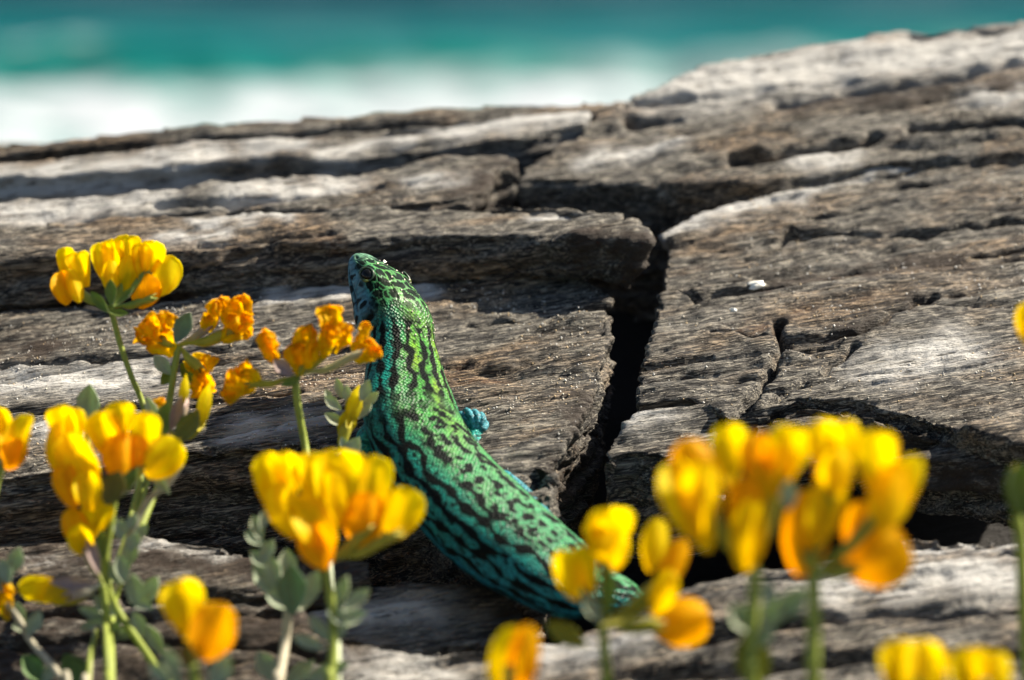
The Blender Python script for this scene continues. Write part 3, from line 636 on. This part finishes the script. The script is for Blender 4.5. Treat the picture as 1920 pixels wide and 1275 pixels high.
def tube(pts, rads, c0, c1=None, n=28, m=10, teeth=0):
    dd = catmull(np.hstack([np.array(pts), np.array(rads, float)[:, None]]), n); c = dd[:, :3]; r = np.maximum(dd[:, 3], .004)
    t = np.gradient(c, axis=0); t /= np.linalg.norm(t, axis=1)[:, None]
    ref = np.array([.2, .7, .3]); a = np.cross(t, ref); a /= np.linalg.norm(a, axis=1)[:, None]; b = np.cross(t, a)
    an = np.linspace(0, 2*math.pi, m, endpoint=False)
    vv = c[:, None]+(a[:, None]*np.cos(an)[None, :, None]+b[:, None]*np.sin(an)[None, :, None])*r[:, None, None]
    if teeth:
        vv[-1] += t[-1]*(r[-1]*1.3*(np.cos(an*teeth)))[:, None]
    ii = np.arange(n*m).reshape(n, m); jj = np.roll(ii, -1, 1)
    F = [tuple(x) for x in np.stack([ii[:-1], jj[:-1], jj[1:], ii[1:]], -1).reshape(-1, 4)]; F.append(tuple(ii[0])[::-1]); F.append(tuple(ii[-1]))
    c1 = c0 if c1 is None else c1
    k = np.repeat(np.linspace(0, 1, n), m)[:, None]
    return vv.reshape(-1, 3), F, np.array(c0)*(1-k)+np.array(c1)*k
cm = lambda px, D: px*KX*D
_seed = [0]
def idir(a): return np.array([math.cos(rad(a)), math.sin(rad(a))])
def put_sheet(name, cx, cy, ln, wd, ang, D, parent, mat, prof, c0, c1, **kw):
    """a petal or leaf whose middle is seen at cx, cy with an apparent length and width"""
    _seed[0] += 1; rs = random.Random(_seed[0]*13+5)
    d = idir(ang); dz = kw.pop('dz', rs.uniform(-.25, .25)); face = kw.pop('face', (rs.uniform(-.35, .35), rs.uniform(.0, .45), 1.0))
    L_ = cm(ln, D)*.5; mid = P(cx, cy, D); ax = CV(d[0], d[1], dz)
    V, F, c = sheet(mid-ax*L_, mid+ax*L_, CV(*face), cm(wd, D), prof=prof, c0=c0, c1=c1, seed=_seed[0]*.77, **kw)
    return build(name, V, F, mat, parent, col=c)
def petal(e, parent, D):
    cx, cy, ln, wd, ang, kind = e[:6]; rs = random.Random(cx*7+cy)
    ln *= 1.06; wd *= 1.18
    if kind == 'b': put_sheet('petal', cx, cy, ln, wd, ang, D, parent, PETAL, 'banner', ORA*.5+YEL*.5, YEL, cup=.30, bend=-.10, notch=.06, wave=.08)
    elif kind == 'w': put_sheet('petal', cx, cy, ln, wd, ang, D, parent, PETAL, 'wing', YEL*.6+ORA*.4, YEL, cup=rs.choice((-.34, -.26, .24)), bend=.08, inflate=.025, wave=.07)
    elif kind == 'o': put_sheet('petal', cx, cy, ln, wd, ang, D, parent, PETAL, 'wing', ORA, ORA*.75+YEL*.25, cup=rs.choice((-.34, -.26, .24)), bend=.08, inflate=.035, wave=.06)
    elif kind == 'k': put_sheet('petal', cx, cy, ln, wd, ang, D, parent, PETAL, 'keel', PALEY*.5+LGREEN*.5, YEL, cup=-.1, bend=.05, inflate=.30)
    elif kind == 'c': put_sheet('petal', cx, cy, ln*1.08, wd*1.12, ang, D, parent, PETAL, 'banner', YEL*.8+ORA*.2, DEEP*.1+ORA*.6+YEL*.3, cup=.30, bend=.05, crumple=.27, nu=18, nv=13)
def ground_point(p):
    z = float(ground_z(np.array([p[0]]), np.array([p[1]]))[0]); return np.array([p[0], p[1], min(z-.3, p[2]-.4)])
def plant(label, D, stem, flowers=(), leaves=(), r=8, cat='flower', c_stem=LGREEN, hub=None, group='yellow flowers among the rocks', hubcal=GREEN, root=True):
    """stem: list of (px, py[, D]) from the top to where it leaves the picture"""
    pts = [P(s[0], s[1], s[2] if len(s) > 2 else D) for s in stem]
    if root: pts.append(ground_point(pts[-1]+np.array([0, -.3, 0])))
    base = pts[-1]; e = empty('flowering_plant' if flowers else 'leafy_plant', base); tag(e, label, cat, group)
    V, F, c = tube(pts, [cm(r*.5, D)]*len(pts), c_stem, np.array(c_stem)*.9, n=12*len(pts)); build('stem', V, F, STEM, e, col=c)
    h = P(*(hub or stem[0][:2]), D)
    for fl in flowers:
        cal = fl[0]; ps = fl[1:]
        bx = np.mean([p[0]-idir(p[4])[0]*p[2]*.42 for p in ps]); by = np.mean([p[1]+idir(p[4])[1]*p[2]*.42 for p in ps])
        fb = P(bx, by, D); d = fb-h; q = np.linalg.norm(d)
        rr = cm(cal.get('r', 9)*.72, D); mid = h+d*.5+np.array([0, 0, -.05*q])
        V, F, c = tube([h, h+d*.25, mid, h+d*.85, h+d*1.06], [rr*.35, rr*.5, rr*1.0, rr*1.15, rr*1.1], cal.get('c0', GREEN), cal.get('c1', LGREEN), n=20, m=15, teeth=5)
        f = build('flower', V, F, STEM, e, col=c)
        for i, p in enumerate(ps):
            petal(p, f, D - .10*(i-len(ps)*.4) + (p[6] if len(p) > 6 else 0))
    for lf in leaves:
        cx, cy, ln, wd, ang = lf[:5]; ln *= 1.12; wd *= 1.15; cc = lf[5] if len(lf) > 5 else GREY
        put_sheet('leaf', cx, cy, ln, wd, ang, D+(lf[6] if len(lf) > 6 else random.uniform(-.2, .2)), e, LEAF, 'leaf', np.array(cc)*.85, cc, cup=.22, bend=-.08, thick=.022)
    return e

plant('bright yellow upright flower head on a slender green stalk, tallest of the plants', 43.2, [(208, 578), (224, 640), (246, 705), (270, 765), (278, 840, 42.6), (258, 920, 42), (232, 1020, 41.2), (200, 1130, 40.5), (204, 1320, 39.0)],
      [({'r': 11}, (124, 496, 62, 30, 96, 'b'), (154, 505, 66, 40, 108, 'b'), (120, 540, 62, 40, 100, 'o'), (138, 536, 64, 30, 112, 'w')),
       ({'r': 9}, (214, 484, 70, 36, 90, 'b'), (192, 490, 68, 38, 96, 'b'), (208, 520, 62, 30, 92, 'w')),
       ({'r': 9}, (242, 470, 56, 42, 92, 'b'), (238, 515, 70, 34, 82, 'w')),
       ({'r': 9}, (284, 486, 68, 44, 80, 'b'), (266, 490, 66, 34, 88, 'b')),
       ({'r': 10}, (310, 517, 76, 50, 72, 'w'), (271, 546, 64, 52, 78, 'o'))],
      [(208, 548, 44, 20, 92, GREEN, -.5), (186, 566, 46, 18, 130, GREEN, -.4), (232, 556, 46, 12, 45, GREEN, -.5), (222, 586, 34, 12, 355, GREEN, -.3)], r=11)
CAL = {'r': 9, 'c0': np.array([.28, .31, .035]), 'c1': np.array([.40, .34, .03])}; CALP = {'r': 9, 'c0': LGREEN, 'c1': PINK}
plant('withered orange flower head with a long green pod, beside the tall yellow head', 43.2, [(334, 648), (326, 700), (318, 750), (310, 800, 43), (280, 890, 42.4), (244, 1000, 41.4), (204, 1130, 40.9), (206, 1320, 39.2)],
      [(dict(CAL, r=12), (290, 630, 60, 48, 150, 'c'), (306, 640, 58, 46, 120, 'c'), (312, 604, 34, 30, 75, 'c'), (284, 616, 40, 28, 110, 'c')),
       (CALP, (398, 592, 56, 24, 80, 'c'), (388, 606, 30, 20, 60, 'c')),
       (dict(CAL, r=14), (424, 590, 62, 22, 105, 'c'), (448, 592, 66, 36, 80, 'c'), (440, 622, 52, 42, 40, 'c'), (456, 610, 40, 26, 60, 'c')),
       (dict(CAL, r=12), (370, 690, 48, 40, 330, 'c'), (382, 714, 46, 40, 290, 'c'), (398, 684, 28, 14, 60, 'c'))],
      [(343, 614, 56, 32, 62, np.array([.19, .25, .15]), -.3), (304, 684, 42, 24, 130, GREY), (318, 702, 46, 22, 230, GREEN, .2), (350, 700, 40, 20, 300, GREEN, .2)], r=13)
plant('pair of greenish yellow buds in a cupped green calyx', 42.4, [(336, 822), (318, 870, 42.2), (284, 940, 41.6), (246, 1040, 41), (212, 1140, 41.1), (210, 1320, 39.4)],
      [(dict(CALP, r=14), (345, 735, 64, 18, 84, 'k')), (dict(CAL, r=17), (384, 758, 78, 26, 78, 'k'), (366, 790, 60, 26, 60, 'k', .1)), (CALP, (293, 758, 30, 14, 20, 'c'))],
      [(306, 790, 62, 34, 82, GREEN, -.2), (330, 775, 60, 20, 70, PINK, -.3), (286, 775, 60, 22, 110, PALEG), (350, 802, 70, 34, 55, np.array([.20, .22, .04]), -.35)], r=14, hub=(336, 826))
plant('single upright grey green leaf above the yellow cluster', 42.6, [(163, 800), (172, 900, 42.2), (194, 1060, 41), (188, 1160, 40.8), (164, 1320, 39)], [], [(166, 757, 66, 40, 84, GREY), (158, 766, 56, 22, 105, GREY, .1), (176, 775, 44, 20, 70, GREEN, .1)], r=10, cat='plant')
plant('spreading withered orange flower head in front of the lizard\'s throat', 42.2, [(553, 708), (558, 760), (574, 845), (588, 930, 41.5), (606, 1040, 40.6), (622, 1160, 39.6), (628, 1320, 38.5)],
      [(CAL, (450, 724, 52, 38, 170, 'c'), (468, 703, 46, 26, 150, 'c'), (440, 736, 40, 28, 220, 'c')), (CALP, (506, 652, 62, 28, 112, 'c'), (516, 666, 46, 20, 110, 'c')),
       (CAL, (574, 652, 74, 36, 80, 'c'), (560, 674, 56, 34, 95, 'c'), (584, 664, 50, 26, 70, 'c')), (CAL, (620, 614, 70, 36, 96, 'c'), (642, 636, 52, 34, 60, 'c'), (612, 640, 60, 30, 80, 'c')),
       (dict(CAL, c1=np.array([.50, .44, .26])), (684, 658, 48, 42, 60, 'c'), (682, 624, 36, 16, 74, 'c'), (694, 666, 40, 24, 30, 'c'))],
      [(530, 690, 40, 24, 140, PINK, -.2), (545, 716, 36, 14, 200, GREEN, -.1)], r=14)
plant('yellow green bud ringed by pale downy leaves at the lizard\'s shoulder', 42.6, [(634, 850), (626, 930, 42), (618, 1060, 40.8), (630, 1170, 39.8), (634, 1320, 38.5)],
      [(dict(CAL, r=13), (664, 760, 74, 28, 76, 'k'), (652, 790, 60, 30, 66, 'k', .1))],
      [(636, 728, 36, 15, 105, PALEG), (650, 738, 30, 14, 90, PALEG), (684, 732, 38, 20, 68, PALEG), (694, 748, 36, 18, 40, PALEG), (624, 756, 36, 18, 140, PALEG), (628, 786, 40, 18, 150, PALEG), (616, 742, 24, 12, 120, PALEG),
       (660, 842, 46, 26, 60, PALEG), (646, 834, 30, 14, 110, PALEG), (684, 770, 36, 16, 50, PALEG, .3)], r=13, c_stem=PALEG)
plant('large tilted yellow flower cluster above grey leaves, near the left buds', 40.2, [(216, 922), (206, 990), (198, 1050), (204, 1110), (230, 1160), (296, 1258, 39.6), (320, 1320, 38.6)],
      [(dict(CAL, r=15), (124, 808, 96, 56, 98, 'b'), (140, 812, 90, 34, 88, 'b'), (112, 845, 104, 34, 96, 'w'), (152, 862, 110, 70, 120, 'w'), (130, 912, 84, 42, 108, 'o'), (166, 920, 74, 46, 100, 'w')),
       (dict(CAL, r=13), (195, 815, 88, 56, 100, 'b'), (230, 790, 70, 46, 92, 'b'), (228, 856, 84, 66, 86, 'o')),
       (dict(CAL, r=13), (270, 822, 98, 50, 82, 'b'), (250, 856, 80, 44, 80, 'o'), (306, 860, 86, 64, 50, 'w'))],
      [(212, 915, 60, 44, 70, np.array([.22, .17, .02]), -.3), (240, 905, 60, 26, 60, GREEN, -.2), (227, 992, 34, 26, 90), (248, 978, 30, 20, 60), (250, 1016, 34, 24, 70), (228, 1066, 50, 26, 100), (214, 1076, 40, 20, 120),
       (252, 1105, 54, 32, 96), (280, 1110, 60, 34, 60), (262, 1128, 50, 24, 150), (260, 1172, 48, 26, 110), (290, 1200, 60, 26, 115), (208, 1190, 56, 30, 60), (196, 1136, 50, 26, 140), (236, 1186, 50, 22, 200), (176, 1150, 56, 20, 160)], r=15)
plant('drooping yellow flower with a pinkish calyx under the large left cluster', 40.0, [(192, 1096), (198, 1140), (206, 1210), (205, 1275, 39.5), (205, 1330, 38.6)],
      [(dict(CALP, r=15), (180, 972, 74, 52, 70, 'b'), (140, 990, 72, 44, 112, 'o'), (154, 1010, 56, 44, 95, 'w')), ({'r': 16, 'c0': PALEG, 'c1': PINK}, (82, 1106, 92, 44, 170, 'w'), (112, 1112, 96, 42, 174, 'k', .1))],
      [(175, 1040, 70, 20, 108, PINK, -.2), (135, 1093, 80, 22, 178, PINK, -.2), (190, 1020, 50, 18, 95, GREEN)], r=15)
plant('pale forked stem with downy leaf tufts beside the large left cluster', 40.6, [(340, 868), (312, 910), (277, 940), (240, 1016), (222, 1080), (186, 1160), (166, 1275, 39.6), (160, 1330, 38.7)], [],
      [(318, 890, 66, 20, 52, PALEG), (300, 905, 50, 18, 130), (216, 990, 40, 22, 110), (262, 1000, 40, 20, 50), (246, 1036, 46, 24, 80), (200, 1120, 60, 24, 60), (176, 1170, 50, 22, 20)], r=13, c_stem=TAN, cat='plant')
plant('yellow flower pair cut by the picture edge beside the left cluster', 40.5, [(6, 872), (-10, 930), (-30, 1100, 39.8), (-30, 1330, 38.6)],
      [({'r': 12}, (-6, 810, 96, 34, 100, 'b'), (12, 812, 90, 30, 108, 'b'), (42, 822, 88, 50, 72, 'w'), (22, 852, 60, 46, 70, 'o'))], [(14, 866, 44, 16, 40, GREEN), (-6, 860, 40, 18, 70, GREEN)], r=12)
plant('grey leafed sprig with one faded red orange bud', 40.2, [(14, 1130), (40, 1170), (60, 1205), (112, 1268, 39.6), (130, 1330, 38.7)], [({'r': 9, 'c0': GREEN, 'c1': DEEP*.5}, (6, 1126, 66, 34, 105, 'c'))],
      [(28, 1052, 50, 28, 70), (10, 1072, 44, 26, 110), (4, 1090, 36, 24, 80), (36, 1150, 40, 22, 105), (42, 1172, 34, 24, 190), (64, 1168, 46, 26, 62), (64, 1254, 60, 34, 130, np.array([.15, .25, .08])), (92, 1262, 44, 22, 60), (140, 1258, 66, 48, 120, np.array([.15, .25, .08]))], r=13, c_stem=TAN)
plant('two petalled yellow and orange flower low before the brown front slab', 36.2, [(362, 1246), (366, 1290), (366, 1330)],
      [(dict(CAL, r=16, c0=np.array([.2, .17, .02])), (348, 1143, 108, 70, 100, 'b'), (402, 1184, 108, 78, 72, 'o'))], [(322, 1250, 70, 30, 110), (412, 1258, 60, 40, 60), (300, 1262, 50, 26, 140), (356, 1226, 50, 36, 80, np.array([.2, .15, .02]), .2)], r=20)
plant('full yellow cluster rising in front of the lizard\'s flank', 38.2, [(610, 1056), (618, 1110), (626, 1180), (620, 1275, 38), (618, 1330, 37.6)],
      [(dict(CAL, r=16), (512, 912, 124, 56, 98, 'b'), (540, 898, 100, 46, 92, 'b'), (540, 958, 106, 58, 112, 'w'), (588, 984, 118, 66, 122, 'w'), (596, 1026, 84, 60, 110, 'o')),
       (dict(CAL, r=15), (588, 905, 110, 54, 100, 'b'), (632, 914, 136, 92, 90, 'b'), (620, 940, 110, 52, 92, 'w')),
       (dict(CAL, r=15), (702, 918, 120, 54, 86, 'b'), (684, 978, 104, 74, 80, 'o')), (dict(CAL, r=13), (756, 966, 100, 66, 68, 'w'))],
      [(606, 1050, 50, 30, 90, np.array([.22, .17, .02]), .2), (640, 1110, 60, 26, 70), (668, 1125, 56, 26, 40), (630, 1150, 50, 24, 120), (656, 1160, 60, 24, 20), (600, 1180, 60, 22, 130), (580, 1205, 60, 22, 160), (612, 1260, 80, 30, 20), (636, 1180, 46, 22, 80)], r=17)
plant('leafy grey green rosette on a thick pale stem by the central cluster', 39.6, [(540, 1100), (540, 1150), (534, 1210), (524, 1275, 39), (520, 1330, 38.4)], [],
      [(482, 990, 44, 24, 110), (496, 972, 36, 20, 70), (478, 1010, 40, 20, 150), (500, 1034, 46, 24, 60), (486, 1048, 40, 22, 140), (500, 1088, 76, 38, 128), (512, 1070, 50, 26, 100), (548, 1106, 84, 52, 90, np.array([.18, .27, .14]), -.4), (580, 1106, 72, 34, 66), (538, 1062, 60, 34, 92), (560, 1128, 60, 28, 40), (524, 1126, 60, 26, 150), (500, 1250, 60, 34, 120), (560, 1262, 70, 26, 40)],
      r=19, c_stem=TAN, cat='plant')
OLV = np.array([.30, .28, .02])
plant('loose yellow flowers in front of the lizard\'s hind leg', 36.0, [(1130, 1172), (1134, 1220), (1138, 1275), (1138, 1330)],
      [(dict(CAL, r=15, c1=OLV), (1144, 1000, 92, 72, 92, 'b'), (1122, 1010, 80, 46, 98, 'b'), (1154, 1032, 70, 52, 80, 'w')), (dict(CAL, r=13, c1=OLV), (1068, 1078, 96, 48, 108, 'w'), (1100, 1072, 96, 44, 96, 'b')),
       (dict(CAL, r=16, c1=OLV), (1226, 1022, 96, 44, 80, 'w'), (1262, 1062, 104, 42, 66, 'o'), (1240, 1110, 90, 44, 70, 'w')), (dict(CAL, r=16, c1=OLV), (1274, 1164, 110, 82, 12, 'o'))],
      [(1142, 1108, 80, 26, 88, GREEN, -.2), (1062, 1190, 80, 36, 150, OLV), (1180, 1150, 100, 26, 22, OLV, -.2), (1110, 1140, 60, 26, 120, GREY)], r=19)
plant('orange yellow flower tip in front of the tan rock block', 34.2, [(956, 1300), (954, 1340)], [(dict(CAL, r=18), (950, 1246, 140, 56, 80, 'w'), (982, 1238, 130, 50, 84, 'o'))], [], r=20)
plant('tall blurred orange yellow cluster with a broad left flower before the hollow', 34.2, [(1416, 1066), (1414, 1120), (1410, 1200), (1408, 1275), (1408, 1330)],
      [(dict(CAL, r=20, c1=OLV), (1366, 858, 118, 56, 90, 'b'), (1300, 880, 110, 76, 98, 'o'), (1284, 940, 150, 70, 108, 'w'), (1320, 952, 160, 80, 96, 'w')),
       (dict(CAL, r=17, c1=OLV), (1422, 862, 100, 54, 92, 'o'), (1430, 910, 120, 58, 86, 'w'), (1396, 960, 120, 60, 92, 'o'), (1404, 1004, 130, 60, 84, 'w')), (dict(CAL, r=14, c1=OLV), (1480, 852, 104, 74, 72, 'b'), (1462, 880, 100, 50, 80, 'w'))],
      [(1478, 928, 50, 30, 90, PALEG), (1484, 1132, 70, 40, 50), (1450, 1150, 60, 40, 70), (1390, 1160, 60, 40, 130), (1440, 1110, 40, 26, 100), (1430, 1190, 60, 34, 60), (1412, 1240, 110, 60, 95, OLV, .2)], r=24)
plant('tall blurred orange yellow cluster spreading to a round orange petal before the hollow', 34.0, [(1525, 1076), (1526, 1130), (1524, 1275), (1524, 1330)],
      [(dict(CAL, r=16, c1=OLV), (1580, 850, 124, 50, 86, 'b'), (1546, 850, 124, 56, 94, 'b'), (1566, 900, 110, 60, 88, 'w')), (dict(CAL, r=17, c1=OLV), (1514, 1000, 160, 80, 82, 'o'), (1540, 960, 130, 60, 76, 'w')),
       (dict(CAL, r=16, c1=OLV), (1646, 872, 124, 72, 90, 'b'), (1704, 900, 92, 42, 76, 'w'), (1668, 930, 130, 72, 74, 'w'), (1608, 990, 100, 50, 76, 'o', .3)), (dict(CAL, r=16, c1=OLV), (1642, 1042, 124, 112, 30, 'o'))],
      [(1500, 950, 60, 24, 85, GREEN, .3), (1575, 1050, 110, 30, 30, OLV, .3)], r=27)
plant('rounded yellow petals low on the front slab', 33.0, [(1712, 1310), (1714, 1350)], [(dict(CAL, r=16), (1690, 1262, 120, 70, 96, 'b'), (1726, 1262, 124, 76, 84, 'w'))], [], r=22)
plant('yellow flower low beside the rounded yellow petals on the front slab', 33.0, [(1840, 1318), (1842, 1356)], [(dict(CAL, r=16), (1820, 1272, 110, 70, 98, 'b'), (1862, 1276, 108, 66, 76, 'w'))], [], r=22)
plant('nodding green bud on a smooth green stalk beyond the orange cluster', 36.0, [(1906, 968), (1914, 1010), (1918, 1100), (1926, 1275), (1930, 1330)], [({'r': 19, 'c0': GREEN, 'c1': GREEN}, (1908, 915, 84, 46, 92, 'k'))], [(1898, 920, 84, 30, 96, GREEN, -.25), (1920, 918, 84, 34, 86, GREEN, -.3), (1908, 912, 80, 40, 90, GREEN, -.4)], r=24)
plant('yellow petal peeping in before the cracked grey slab', 37.5, [(1950, 650), (1964, 800), (1972, 1100), (1976, 1330)], [({'r': 12}, (1926, 606, 76, 34, 92, 'w'), (1946, 600, 80, 44, 84, 'b'))], [], r=16)

for o in bpy.data.objects:
    if '_base' in o: del o['_base']
